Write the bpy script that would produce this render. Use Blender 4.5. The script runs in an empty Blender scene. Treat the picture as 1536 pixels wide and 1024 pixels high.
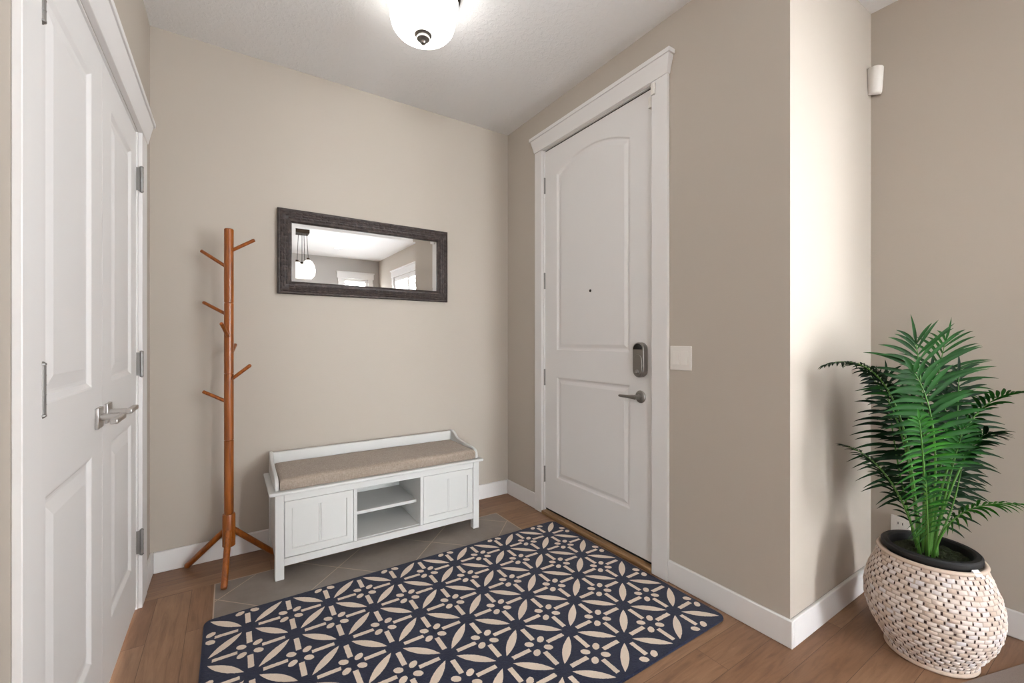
import bpy, bmesh, math, random
from mathutils import Vector, Matrix
random.seed(7)
PI = math.pi
scene = bpy.context.scene
COL = scene.collection

# ------------------------------------------------------------------ colour
def lin(r, g, b):
    f = lambda c: (c/255/12.92) if c/255 <= .04045 else ((c/255+.055)/1.055)**2.4
    return (f(r), f(g), f(b), 1)

# ------------------------------------------------------------------ nodes
class G:
    """tiny helper around one material's node tree"""
    def __init__(s, name):
        s.m = bpy.data.materials.new(name); s.m.use_nodes = True
        s.t = s.m.node_tree; s.t.nodes.clear()
        s.out = s.t.nodes.new('ShaderNodeOutputMaterial')
    def n(s, typ, **kw):
        nd = s.t.nodes.new(typ)
        for k, v in kw.items(): setattr(nd, k, v)
        return nd
    def put(s, sock, v):
        if isinstance(v, bpy.types.NodeSocket): s.t.links.new(v, sock)
        else: sock.default_value = v
    def math(s, op, a, b=None, c=None):
        nd = s.n('ShaderNodeMath', operation=op)
        s.put(nd.inputs[0], a)
        if b is not None: s.put(nd.inputs[1], b)
        if c is not None: s.put(nd.inputs[2], c)
        return nd.outputs[0]
    def mix(s, f, a, b, blend='MIX'):
        nd = s.n('ShaderNodeMix', data_type='RGBA', blend_type=blend)
        s.put(nd.inputs[0], f); s.put(nd.inputs[6], a); s.put(nd.inputs[7], b)
        return nd.outputs[2]
    def obj(s): return s.n('ShaderNodeTexCoord').outputs['Object']
    def mapv(s, v, scale=(1, 1, 1), rot=(0, 0, 0), loc=(0, 0, 0)):
        nd = s.n('ShaderNodeMapping'); s.put(nd.inputs[0], v)
        nd.inputs[1].default_value = loc; nd.inputs[2].default_value = rot; nd.inputs[3].default_value = scale
        return nd.outputs[0]
    def noise(s, v, scale, detail=3, rough=.5, dist=0):
        nd = s.n('ShaderNodeTexNoise'); s.put(nd.inputs['Vector'], v)
        nd.inputs['Scale'].default_value = scale; nd.inputs['Detail'].default_value = detail
        nd.inputs['Roughness'].default_value = rough; nd.inputs['Distortion'].default_value = dist
        return nd.outputs[0]
    def ramp(s, f, stops):
        nd = s.n('ShaderNodeValToRGB'); s.put(nd.inputs[0], f)
        e = nd.color_ramp.elements
        while len(e) < len(stops): e.new(.5)
        for i, (p, c) in enumerate(stops): e[i].position = p; e[i].color = c
        return nd.outputs[0]
    def maprange(s, f, a, b, c=0, d=1):
        nd = s.n('ShaderNodeMapRange'); s.put(nd.inputs[0], f)
        for i, v in enumerate((a, b, c, d)): nd.inputs[1+i].default_value = v
        return nd.outputs[0]
    def bump(s, h, strength=.3, dist=.01):
        nd = s.n('ShaderNodeBump'); s.put(nd.inputs['Height'], h)
        nd.inputs['Strength'].default_value = strength; nd.inputs['Distance'].default_value = dist
        return nd.outputs[0]
    def bsdf(s, color, rough=.5, metal=0, normal=None, spec=.5, coat=0, sheen=0):
        nd = s.n('ShaderNodeBsdfPrincipled')
        s.put(nd.inputs['Base Color'], color); s.put(nd.inputs['Roughness'], rough)
        nd.inputs['Metallic'].default_value = metal
        nd.inputs['Specular IOR Level'].default_value = spec
        nd.inputs['Coat Weight'].default_value = coat
        nd.inputs['Sheen Weight'].default_value = sheen
        if normal is not None: s.put(nd.inputs['Normal'], normal)
        s.t.links.new(nd.outputs[0], s.out.inputs[0])
        return nd

def simple(name, c, rough=.5, metal=0, noise=None, bump=None, spec=.5, coat=0, sheen=0):
    """painted / plastic / metal surface with faint procedural variation"""
    g = G(name); v = g.obj()
    a = lin(*c)
    k = noise or (6, .04)
    f = g.noise(v, k[0], 3)
    lo = tuple(x*(1-k[1]) for x in a[:3])+(1,); hi = tuple(min(1, x*(1+k[1])) for x in a[:3])+(1,)
    col = g.mix(f, lo, hi)
    nrm = None
    if bump: nrm = g.bump(g.noise(v, bump[0], 2), bump[1], bump[2])
    g.bsdf(col, rough, metal, nrm, spec, coat, sheen)
    return g.m

WALL = (187, 178, 167)
M = {}
M['wall'] = simple('wall_paint', WALL, .75, noise=(2.5, .012), bump=(220, .12, .001), spec=.3)
M['trim'] = simple('trim_paint', (233, 231, 230), .42, noise=(3, .01), spec=.4)
M['door'] = simple('door_paint', (232, 230, 229), .45, noise=(3, .01), spec=.4)
M['bench'] = simple('bench_paint', (214, 214, 212), .45, noise=(4, .012), spec=.4)
M['nickel'] = simple('satin_nickel', (205, 203, 200), .32, 1, noise=(30, .03))
M['hinge'] = simple('hinge_nickel', (150, 148, 146), .5, 1, noise=(40, .05))
M['dark_nickel'] = simple('dark_nickel', (146, 142, 138), .36, 1, noise=(30, .05))
M['black'] = simple('black_plastic', (14, 14, 16), .6, noise=(20, .1))
M['gloss_black'] = simple('glossy_black', (8, 8, 9), .12, noise=(20, .1))
M['gap_dark'] = simple('gap_black', (12, 11, 10), .8, noise=(20, .1))  # near black, stands in for shade in the entry door gaps
M['plastic'] = simple('white_plastic', (232, 228, 222), .4, noise=(10, .01))
M['paper'] = simple('white_paper', (222, 222, 226), .7, noise=(20, .03))
M['grey_wall'] = simple('living_wall_paint', (176, 172, 168), .75, noise=(2.5, .012), spec=.3)
M['bronze'] = simple('bronze_metal', (70, 60, 52), .4, 1, noise=(20, .1))
M['cord'] = simple('dark_cord', (30, 27, 26), .6, noise=(20, .1))
M['stem'] = simple('palm_stem', (74, 122, 44), .5, noise=(14, .25))
M['soil'] = simple('moss_soil', (40, 46, 20), .95, noise=(60, .7), bump=(70, 1, .02))
M['mat'] = simple('taupe_mat', (130, 117, 109), .9, noise=(300, .2), bump=(500, .5, .002))

def mat_ceiling():
    g = G('knockdown_ceiling'); v = g.obj()
    a = g.noise(v, 42, 4, .6, .6)
    h = g.maprange(a, .45, .62)
    nrm = g.bump(h, .35, .004)
    g.bsdf(lin(240, 240, 240), .85, 0, nrm, .2)
    return g.m
M['ceiling'] = mat_ceiling()

def mat_wood_floor(name, along_y):
    g = G(name); v = g.obj()
    r = PI/2 if along_y else 0
    w = g.mapv(v, rot=(0, 0, r), loc=(.31, .048, 0))
    br = g.n('ShaderNodeTexBrick', offset=.37, offset_frequency=2, squash=1)
    g.put(br.inputs['Vector'], w)
    br.inputs['Color1'].default_value = (0, 0, 0, 1); br.inputs['Color2'].default_value = (1, 1, 1, 1)
    br.inputs['Mortar'].default_value = (0, 0, 0, 1)
    br.inputs['Scale'].default_value = 1; br.inputs['Mortar Size'].default_value = .0009
    br.inputs['Mortar Smooth'].default_value = .3
    br.inputs['Brick Width'].default_value = .95; br.inputs['Row Height'].default_value = .126
    per = br.outputs['Color']
    # grain stretched along the boards, offset per board
    off = g.n('ShaderNodeVectorMath', operation='MULTIPLY_ADD')
    g.put(off.inputs[0], per); off.inputs[1].default_value = (7, 3, 5); g.put(off.inputs[2], w)
    gr = g.noise(g.mapv(off.outputs[0], scale=(1.6, 16, 1)), 3.2, 5, .6, .8)
    cloud = g.noise(g.mapv(off.outputs[0], scale=(1, 2.4, 1)), 3.5, 3, .6, .4)
    c = g.ramp(gr, [(.25, lin(118, 87, 65)), (.5, lin(150, 116, 89)), (.78, lin(168, 134, 106))])
    c = g.mix(g.maprange(cloud, .35, .7, 0, .5), c, lin(122, 92, 70))
    tone = g.mix(per, lin(226, 216, 210), lin(255, 255, 255))
    c = g.mix(1, c, tone, 'MULTIPLY')
    c = g.mix(br.outputs['Fac'], c, lin(86, 60, 44))
    rough = g.maprange(gr, .2, .8, .34, .46)
    h = g.math('SUBTRACT', g.math('MULTIPLY', gr, .25), br.outputs['Fac'])
    g.bsdf(c, rough, 0, g.bump(h, .25, .0015), .45)
    return g.m
M['wood_x'] = mat_wood_floor('wood_floor', False)
M['wood_y'] = mat_wood_floor('wood_floor_border', True)

TILE = (-1.852, -.275, -.283, -1.72)       # x0 x1 y_back y_front
def mat_tile():
    g = G('slate_tile'); v = g.obj()
    sep = g.n('ShaderNodeSeparateXYZ'); g.put(sep.inputs[0], v); x, y = sep.outputs[0], sep.outputs[1]
    s = .363
    def lines(a, o, w):
        f = g.math('FRACT', g.math('DIVIDE', g.math('ADD', a, o + 40*s), s))
        d = g.math('MULTIPLY', g.math('SUBTRACT', .5, g.math('ABSOLUTE', g.math('SUBTRACT', f, .5))), s)
        return g.math('LESS_THAN', d, w)
    u = g.math('MULTIPLY', g.math('ADD', x, y), .70711); w = g.math('MULTIPLY', g.math('SUBTRACT', x, y), .70711)
    m = g.math('MAXIMUM', lines(u, .887, .0022), lines(w, .2575, .0022))
    for a, p in ((x, TILE[0]), (x, TILE[1]), (y, TILE[2])):
        m = g.math('MAXIMUM', m, g.math('LESS_THAN', g.math('ABSOLUTE', g.math('SUBTRACT', a, p)), .005))
    n1 = g.noise(v, 7, 5, .65); n2 = g.noise(v, 60, 3)
    c = g.ramp(n1, [(.3, lin(128, 119, 112)), (.7, lin(146, 137, 129))])
    c = g.mix(g.math('MULTIPLY', n2, .25), c, lin(116, 108, 102))
    c = g.mix(m, c, lin(190, 172, 156))
    h = g.math('SUBTRACT', g.math('MULTIPLY', n2, .2), m)
    g.bsdf(c, g.maprange(m, 0, 1, .36, .8), 0, g.bump(h, .3, .002), .45)
    return g.m
M['tile'] = mat_tile()

# rug: star lattice, leaves between the stars, bars to four petal flowers
RUG = (-1.88, -.045, -.612, -1.776)        # x0 x1 y_back y_front
def mat_rug():
    g = G('navy_rug'); v0 = g.obj()        # rug origin = its back right corner
    nz = g.n('ShaderNodeTexNoise'); g.put(nz.inputs['Vector'], v0); nz.inputs['Scale'].default_value = 260
    wob = g.n('ShaderNodeVectorMath', operation='MULTIPLY_ADD')
    g.put(wob.inputs[0], nz.outputs['Color']); wob.inputs[1].default_value = (.005, .005, 0); g.put(wob.inputs[2], v0)
    sep = g.n('ShaderNodeSeparateXYZ'); g.put(sep.inputs[0], wob.outputs[0])
    u = g.math('SUBTRACT', g.math('DIVIDE', sep.outputs[0], -.1529), 1-.016)
    w = g.math('SUBTRACT', g.math('DIVIDE', sep.outputs[1], -.1454), 1-.016)
    a = g.math('MULTIPLY', g.math('ADD', u, w), .5); b = g.math('MULTIPLY', g.math('SUBTRACT', u, w), .5)
    fold = lambda k: g.math('ABSOLUTE', g.math('SUBTRACT', k, g.math('ROUND', k)))
    A, B = fold(a), fold(b)
    def leaf(p, q):
        t = g.math('DIVIDE', g.math('SUBTRACT', .5, p), .355)
        hw = g.math('MULTIPLY', g.math('SUBTRACT', 1, g.math('MULTIPLY', t, t)), .076)
        return g.math('LESS_THAN', q, hw)
    m = g.math('MAXIMUM', leaf(A, B), leaf(B, A))
    s = g.math('ADD', A, B); d = g.math('ABSOLUTE', g.math('SUBTRACT', A, B))
    bar = g.math('MULTIPLY', g.math('LESS_THAN', g.math('ABSOLUTE', g.math('SUBTRACT', s, .485)), .255), g.math('LESS_THAN', d, .062))
    m = g.math('MAXIMUM', m, bar)
    P = g.math('SUBTRACT', .5, A); Q = g.math('SUBTRACT', .5, B)
    def petal(p, q):
        e1 = g.math('DIVIDE', g.math('SUBTRACT', p, .175), .085); e2 = g.math('DIVIDE', q, .062)
        return g.math('LESS_THAN', g.math('ADD', g.math('MULTIPLY', e1, e1), g.math('MULTIPLY', e2, e2)), 1)
    m = g.math('MAXIMUM', m, g.math('MAXIMUM', petal(P, Q), petal(Q, P)))
    # plain hem
    sx = g.n('ShaderNodeSeparateXYZ'); g.put(sx.inputs[0], v0)
    for k, L in ((0, RUG[1]-RUG[0]), (1, RUG[2]-RUG[3])):
        c_ = g.math('ADD', sx.outputs[k], L/2)
        m = g.math('MULTIPLY', m, g.math('LESS_THAN', g.math('ABSOLUTE', c_), L/2-.012))
    f1 = g.noise(v0, 420, 2); f2 = g.noise(v0, 150, 3)
    navy = g.mix(f2, lin(18, 21, 40), lin(40, 46, 72)); cream = g.mix(f1, lin(218, 198, 178), lin(246, 230, 214))
    c = g.mix(m, navy, cream)
    h = g.math('ADD', f1, g.math('MULTIPLY', f2, .6))
    g.bsdf(c, .95, 0, g.bump(h, .8, .003), .1, sheen=.15)
    return g.m
M['rug'] = mat_rug()

def mat_stain():
    g = G('honey_wood'); v = g.obj()
    gr = g.noise(g.mapv(v, scale=(22, 22, 1.4)), 3, 4, .6, .5)
    c = g.ramp(gr, [(.25, lin(104, 50, 8)), (.55, lin(146, 77, 16)), (.8, lin(170, 97, 30))])
    g.bsdf(c, .32, 0, None, .5, coat=.25)
    return g.m
M['stain'] = mat_stain()

def mat_threshold():
    g = G('oak_threshold'); v = g.obj()
    gr = g.noise(g.mapv(v, scale=(20, 1.5, 20)), 4, 4, .6, .5)
    g.bsdf(g.ramp(gr, [(.3, lin(120, 88, 56)), (.7, lin(168, 134, 96))]), .4, 0, None, .4)
    return g.m
M['threshold'] = mat_threshold()

def mat_linen():
    g = G('taupe_linen'); v = g.obj()
    w1 = g.noise(g.mapv(v, scale=(30, 300, 300)), 2, 2); w2 = g.noise(g.mapv(v, scale=(300, 30, 30)), 2, 2)
    f = g.math('MULTIPLY', g.math('ADD', w1, w2), .5)
    big = g.noise(v, 22, 4, .6)
    c = g.mix(g.maprange(f, .35, .65), lin(132, 118, 106), lin(182, 168, 154))
    c = g.mix(g.math('MULTIPLY', big, .35), c, lin(150, 136, 124))
    g.bsdf(c, .95, 0, g.bump(f, .5, .002), .15, sheen=.2)
    return g.m
M['linen'] = mat_linen()

def mat_frame():
    g = G('carved_frame'); v = g.obj()
    n = g.noise(v, 38, 4, .65); n2 = g.noise(v, 220, 3)
    c = g.ramp(n, [(.3, lin(36, 29, 28)), (.55, lin(62, 52, 49)), (.75, lin(92, 80, 75))])
    h = g.math('ADD', g.math('MULTIPLY', n, .7), g.math('MULTIPLY', n2, .3))
    g.bsdf(c, .36, 0, g.bump(h, .5, .003), .4)
    return g.m
M['frame'] = mat_frame()

def mat_mirror():
    g = G('silvered_glass'); v = g.obj()
    g.bsdf(g.mix(g.noise(v, 4, 2), (.82, .825, .82, 1), (.84, .84, .835, 1)), .0, 1)
    return g.m
M['mirror'] = mat_mirror()

def mat_glass():
    g = G('window_glass')
    tr = g.n('ShaderNodeBsdfTransparent'); gl = g.n('ShaderNodeBsdfGlossy'); gl.inputs['Roughness'].default_value = .02
    n = g.noise(g.obj(), 3, 2)
    mx = g.n('ShaderNodeMixShader'); g.put(mx.inputs[0], g.maprange(n, 0, 1, .05, .07))
    g.t.links.new(tr.outputs[0], mx.inputs[1]); g.t.links.new(gl.outputs[0], mx.inputs[2])
    g.t.links.new(mx.outputs[0], g.out.inputs[0])
    return g.m
M['glass'] = mat_glass()

def mat_lit(name, col, strength):
    g = G(name)
    n = g.noise(g.obj(), 5, 2)
    e = g.n('ShaderNodeEmission'); g.put(e.inputs[0], g.mix(n, col, tuple(min(1, c*1.03) for c in col[:3])+(1,)))
    e.inputs[1].default_value = strength
    d = g.n('ShaderNodeBsdfPrincipled'); d.inputs['Base Color'].default_value = (.85, .84, .82, 1); d.inputs['Roughness'].default_value = .25
    ad = g.n('ShaderNodeAddShader')
    g.t.links.new(e.outputs[0], ad.inputs[0]); g.t.links.new(d.outputs[0], ad.inputs[1]); g.t.links.new(ad.outputs[0], g.out.inputs[0])
    return g.m
M['bowl'] = mat_lit('lit_opal_glass', (1, .965, .92, 1), 7)
M['globe'] = mat_lit('lit_globe_glass', (1, .95, .88, 1), 1.6)
M['can'] = mat_lit('lit_downlight', (1, .96, .9, 1), 5)

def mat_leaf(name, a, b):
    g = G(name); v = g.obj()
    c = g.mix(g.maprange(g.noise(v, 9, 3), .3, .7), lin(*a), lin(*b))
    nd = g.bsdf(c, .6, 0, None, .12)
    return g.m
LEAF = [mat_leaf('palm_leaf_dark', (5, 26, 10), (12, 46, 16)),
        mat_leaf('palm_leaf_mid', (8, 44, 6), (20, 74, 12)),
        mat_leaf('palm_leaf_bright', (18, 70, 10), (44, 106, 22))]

M['weave_in'] = simple('weave_tan_core', (192, 174, 160), .9, noise=(50, .15))  # tan core colour between the woven rows
M['weave_hole'] = simple('weave_dark_hole', (62, 44, 40), .9, noise=(90, .5))
def mat_weave():
    g = G('whitewashed_weave'); v = g.obj()
    at = g.n('ShaderNodeAttribute', attribute_name='chip')
    n = g.noise(v, 90, 3)
    c = g.ramp(at.outputs['Fac'], [(0, lin(212, 192, 176)), (.3, lin(228, 212, 201)), (.7, lin(238, 228, 222)), (1, lin(228, 223, 226))])
    c = g.mix(g.math('MULTIPLY', n, .35), c, lin(186, 164, 150))
    g.bsdf(c, .7, 0, g.bump(n, .4, .002), .3)
    return g.m
M['weave'] = mat_weave()

# ------------------------------------------------------------------ meshes
class MB:
    def __init__(s): s.v = []; s.f = []; s.mi = []; s.cur = 0
    def add(s, vs, fs):
        o = len(s.v); s.v += [tuple(p) for p in vs]
        for f in fs: s.f.append(tuple(i+o for i in f)); s.mi.append(s.cur)
    def box(s, x0, x1, y0, y1, z0, z1):
        x0, x1 = sorted((x0, x1)); y0, y1 = sorted((y0, y1)); z0, z1 = sorted((z0, z1))
        vs = [(x0, y0, z0), (x1, y0, z0), (x1, y1, z0), (x0, y1, z0), (x0, y0, z1), (x1, y0, z1), (x1, y1, z1), (x0, y1, z1)]
        s.add(vs, [(3, 2, 1, 0), (4, 5, 6, 7), (0, 1, 5, 4), (1, 2, 6, 5), (2, 3, 7, 6), (3, 0, 4, 7)])
    def hexa(s, lo, hi):
        """two quads (same winding, ccw seen from hi side)"""
        s.add(list(lo)+list(hi), [(3, 2, 1, 0), (4, 5, 6, 7), (0, 1, 5, 4), (1, 2, 6, 5), (2, 3, 7, 6), (3, 0, 4, 7)])
    def prism(s, poly, fn, d0, d1):
        n = len(poly); vs = [fn(p, d0) for p in poly]+[fn(p, d1) for p in poly]
        s.add(vs, [tuple(range(n))[::-1], tuple(range(n, 2*n))]+[(i, (i+1) % n, n+(i+1) % n, n+i) for i in range(n)])
    def lathe(s, prof, c=(0, 0, 0), seg=32, rot=None, cap=True):
        R = rot or Matrix.Identity(3); c = Vector(c); vs = []
        for r, z in prof:
            for k in range(seg):
                t = 2*PI*k/seg; vs.append(c+R @ Vector((r*math.cos(t), r*math.sin(t), z)))
        fs = []
        for i in range(len(prof)-1):
            for k in range(seg):
                a = i*seg+k; b = i*seg+(k+1) % seg; fs.append((a, b, b+seg, a+seg))
        if cap:
            fs.append(tuple(range(seg))[::-1]); fs.append(tuple((len(prof)-1)*seg+k for k in range(seg)))
        s.add(vs, fs)
    def tube(s, pts, rad, seg=12):
        pts = [Vector(p) for p in pts]; n = len(pts)
        if not hasattr(rad, '__len__'): rad = [rad]*n
        vs = []; up = None
        for i, p in enumerate(pts):
            t = (pts[min(i+1, n-1)]-pts[max(i-1, 0)]).normalized()
            if up is None: up = Vector((0, 0, 1)) if abs(t.z) < .9 else Vector((1, 0, 0))
            a = t.cross(up).normalized(); b = a.cross(t).normalized(); up = b
            for k in range(seg):
                q = 2*PI*k/seg; vs.append(p+(a*math.cos(q)+b*math.sin(q))*rad[i])
        fs = []
        for i in range(n-1):
            for k in range(seg):
                c = i*seg+k; d = i*seg+(k+1) % seg; fs.append((c, d, d+seg, c+seg))
        fs.append(tuple(range(seg))[::-1]); fs.append(tuple((n-1)*seg+k for k in range(seg)))
        s.add(vs, fs)

def tag(o, label=None, cat=None, group=None, kind=None):
    for k, v in (('label', label), ('category', cat), ('group', group), ('kind', kind)):
        if v: o[k] = v
    return o
WORLD = {}                                   # object name -> world offset of its origin
def thing(name, label, cat, loc=(0, 0, 0), group=None):
    o = bpy.data.objects.new(name, None); COL.objects.link(o); o.location = loc; o.empty_display_size = .05
    WORLD[o.name] = Vector(loc)
    return tag(o, label, cat, group)
def obj(name, mb, mat, parent=None, bevel=0, smooth=True, origin=None, segs=2, angle=35):
    """link one mesh object; mb holds world coordinates"""
    off = WORLD[parent.name] if parent else Vector((0, 0, 0))
    org = Vector(origin) if origin is not None else off
    me = bpy.data.meshes.new(name)
    me.from_pydata([Vector(p)-org for p in mb.v], [], mb.f)
    for m in (mat if isinstance(mat, (list, tuple)) else [mat]): me.materials.append(m)
    for i, p in enumerate(me.polygons): p.material_index = mb.mi[i]
    bm = bmesh.new(); bm.from_mesh(me); bmesh.ops.recalc_face_normals(bm, faces=bm.faces[:]); bm.to_mesh(me); bm.free()
    if smooth:
        for p in me.polygons: p.use_smooth = True
        me.set_sharp_from_angle(angle=math.radians(angle))
    o = bpy.data.objects.new(name, me); COL.objects.link(o)
    o.location = org-off if parent else org
    if parent: o.parent = parent
    WORLD[o.name] = org
    if bevel:
        b = o.modifiers.new('edge', 'BEVEL'); b.width = bevel; b.segments = segs; b.limit_method = 'ANGLE'
        b.angle_limit = math.radians(40); b.harden_normals = False
    return o
def struct(name, mb, mat, label, cat, parent=None, bevel=0, **k):
    o = obj(name, mb, mat, parent, bevel, **k)
    if not parent: tag(o, label, cat, None, 'structure')
    return o

# ------------------------------------------------------------------ shell
H = 2.743
XL, XR, YB, YF = -2.125, .802, -2.0, -6.25   # closet wall, living wall, return wall, far wall
XW = -3.7; YH = -3.35                        # living room beyond the closet wall
# floor (wood border, tile inset, boards) - one slab
mb = MB()
x0, x1, yb, yf = TILE
def q(xa, xb, ya, yb_): mb.add([(xa, ya, 0), (xb, ya, 0), (xb, yb_, 0), (xa, yb_, 0)], [(0, 1, 2, 3)])
mb.cur = 1; q(XL-.1, x0, yf, yb)             # left border, boards run along the closet wall
mb.cur = 0; q(XL-.1, .1, yb, .1)             # strip in front of the back wall
q(x1, .1, YB, yb); q(x0, x1, YB, yf); q(XL-.1, x0, YB, yf)
q(XW-.1, XR+.1, YF-.1, YB)
mb.cur = 2; q(x0, x1, yf, yb)
mb.cur = 0; mb.box(XW-.1, XR+.1, YF-.1, .1, -.12, -.001)
struct('floor', mb, [M['wood_x'], M['wood_y'], M['tile']], 'brown hardwood floor with a slate grey tile inset at the entry', 'floor', smooth=False)
mb = MB(); mb.box(XW-.1, XR+.1, YF-.1, .1, H, H+.12)
struct('ceiling', mb, M['ceiling'], 'white textured ceiling over the entry', 'ceiling', smooth=False)

mb = MB(); mb.box(XL-.12, .12, 0, .12, 0, H)
struct('wall_back', mb, M['wall'], 'beige back wall behind the bench and mirror', 'wall', smooth=False)
# entry wall with door opening
DY0, DY1, DT = -.45, -1.366, 2.462
mb = MB(); mb.box(0, .12, DY0, 0, 0, H); mb.box(0, .12, YB, DY1, 0, H); mb.box(0, .12, DY1, DY0, DT, H)
struct('wall_entry', mb, M['wall'], 'beige wall around the tall white entry door', 'wall', smooth=False)
mb = MB(); mb.box(.12, XR+.12, YB, YB+.12, 0, H)
struct('wall_return', mb, M['wall'], 'bright short beige wall beside the potted palm', 'wall', smooth=False)
# closet wall with opening
CY0, CY1, CT = -.335, -1.545, 2.075
mb = MB(); mb.box(XL-.12, XL, CY0, 0, 0, H); mb.box(XL-.12, XL, YH, CY1, 0, H); mb.box(XL-.12, XL, CY1, CY0, CT, H)
struct('wall_left', mb, M['wall'], 'beige left wall around the white double closet doors', 'wall', smooth=False)
mb = MB(); mb.box(XW, XL-.12, YH, YH+.12, 0, H)
struct('wall_hall', mb, M['grey_wall'], 'grey wall of the living room left of the entry', 'wall', smooth=False)
mb = MB(); mb.box(XW-.12, XW, YF, YH+.12, 0, H)
struct('wall_west', mb, M['grey_wall'], 'grey side wall of the living room', 'wall', smooth=False)

def wall_with_holes(name, label, fn, s0, s1, holes, mat):
    """fn(s,d,z) -> box along s; holes: (sa,sb,za,zb) sorted by s"""
    m = MB(); cur = s0
    for (a, b, za, zb) in holes:
        fn(m, cur, a, 0, H); fn(m, a, b, 0, za); fn(m, a, b, zb, H); cur = b
    fn(m, cur, s1, 0, H)
    return struct(name, m, mat, label, 'wall', smooth=False)
W_FAR = (.09, .575, .06, 2.345)              # glazed patio opening seen in the mirror
W_FILL = (-3.45, -2.5, .5, 2.3)  # added unseen window, there only for fill light
W_SIDE = (-5.25, -2.95, .6, 2.3)
wall_with_holes('wall_far', 'grey far wall of the living room seen in the mirror',
    lambda m, a, b, za, zb: m.box(a, b, YF-.12, YF, za, zb), XW, XR, [W_FILL, W_FAR], M['grey_wall'])
wall_with_holes('wall_living', 'beige wall behind the potted palm',
    lambda m, a, b, za, zb: m.box(XR, XR+.12, a, b, za, zb), YF, YB, [W_SIDE], M['wall'])

# baseboards
def base(name, label, x0, x1, y0, y1):
    m = MB(); m.box(x0, x1, y0, y1, 0, .106)
    struct(name, m, M['trim'], label, 'baseboard', bevel=.004)
base('baseboard_back', 'white baseboard along the back wall behind the bench', XL+.014, -.014, -.014, 0)
base('baseboard_left', 'short white baseboard between closet casing and back corner', XL, XL+.014, -.19, 0)
base('baseboard_entry', 'short white baseboard between back corner and entry door casing', -.014, 0, -.374, 0)
base('baseboard_entry', 'white baseboard between entry door casing and outside wall corner', -.014, 0, YB-.014, -1.46)
base('baseboard_return', 'white baseboard under the bright wall left of the palm', 0, XR-.014, YB-.014, YB)
base('baseboard_living', 'white baseboard behind the woven planter', XR-.014, XR, YF+.014, YB)
base('baseboard_far', 'white baseboard on the far living room wall', -1.0, -.02, YF, YF+.014)

# ------------------------------------------------------------------ panelled doors
def offset_loop(L, d):
    """inward offset of a ccw convex-ish loop"""
    n = len(L); out = []
    for i in range(n):
        p0, p1, p2 = Vector(L[i-1]), Vector(L[i]), Vector(L[(i+1) % n])
        a = (p1-p0).normalized(); b = (p2-p1).normalized()
        na = Vector((-a.y, a.x)); nb = Vector((-b.y, b.x)); k = (na+nb)
        k = k/(k.length_squared)*2
        out.append(p1+k*d)
    return out
def panelled(W, Hh, T, s0, s1, panels, fn, prof):
    """slab 0..W x 0..Hh; panels: (t0, top polyline from s0 to s1); fn(s,t,n) -> world"""
    m = MB()
    F = lambda pts: m.add([fn(a, b, 0) for a, b in pts], [tuple(range(len(pts)))])
    F([(0, 0), (s0, 0), (s0, Hh), (0, Hh)]); F([(s1, 0), (W, 0), (W, Hh), (s1, Hh)])
    low = [(s0, 0), (s1, 0)]
    for t0, top in panels+[(Hh, None)]:
        for i in range(len(low)-1):
            F([low[i], low[i+1], (low[i+1][0], t0), (low[i][0], t0)])
        if top is None: break
        loop = [(s0, t0), (s1, t0)]+top[::-1]
        cur = [Vector(p) for p in loop]; prev = None
        for d, h in prof:
            lp = offset_loop(loop, d) if d else cur
            ring = [fn(p[0], p[1], h) for p in lp]
            if prev is not None:
                k = len(ring); m.add(prev+ring, [(i, (i+1) % k, k+(i+1) % k, k+i) for i in range(k)])
            prev = ring
        m.add(prev, [tuple(range(len(prev)))])
        low = top
    B = [(0, 0), (W, 0), (W, Hh), (0, Hh)]
    m.add([fn(a, b, -T) for a, b in B], [(3, 2, 1, 0)])
    for i in range(4):
        a, b = B[i], B[(i+1) % 4]
        m.add([fn(*a, 0), fn(*b, 0), fn(*b, -T), fn(*a, -T)], [(0, 1, 2, 3)])
    return m
PROF = [(0, 0), (.006, -.001), (.012, -.008), (.02, -.010), (.026, -.009), (.044, -.0025), (.047, -.002)]

# entry door: fn maps s (from hinge side, towards the camera) -> -y
EX = .014
efn = lambda s, t, n: Vector((EX-n, DY0-.004-s, .034+t))
W_ = .908; Hd = 2.418
arc = []
for i in range(25):
    f = i/24; s = .117+f*.63
    arc.append((s, 2.232+.082*(1-(2*f-1)**2)))
ed = panelled(W_, Hd, .045, .117, .747, [(.222, [(.117, .898), (.747, .898)]), (1.066, arc)], efn, PROF)
door1 = struct('door_1', ed, M['door'], 'tall white entry door with an arched upper panel', 'door', angle=14, origin=(EX, DY0, 0))
def hinge(parent, x, y, z, h=.095, plate=None):
    m = MB()
    if plate: m.box(*plate, z-h/2, z+h/2)
    m.tube([(x, y, z-h/2), (x, y, z+h/2)], .0065, 10)
    for k in (-1, 1): m.lathe([(.004, 0), (.0075, .001), (.0075, .004), (.003, .008)] if k > 0 else [(.003, -.008), (.0075, -.004), (.0075, -.001), (.004, 0)], (x, y, z+k*h/2), 10)
    for k in range(1, 5): m.lathe([(.0072, -.0006), (.0072, .0006)], (x, y, z-h/2+h*k/5), 10)
    return obj('hinge', m, M['hinge'], parent)
for z in (2.222, 1.575, .92, .262): hinge(door1, .008, DY0-.002, z)
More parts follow.
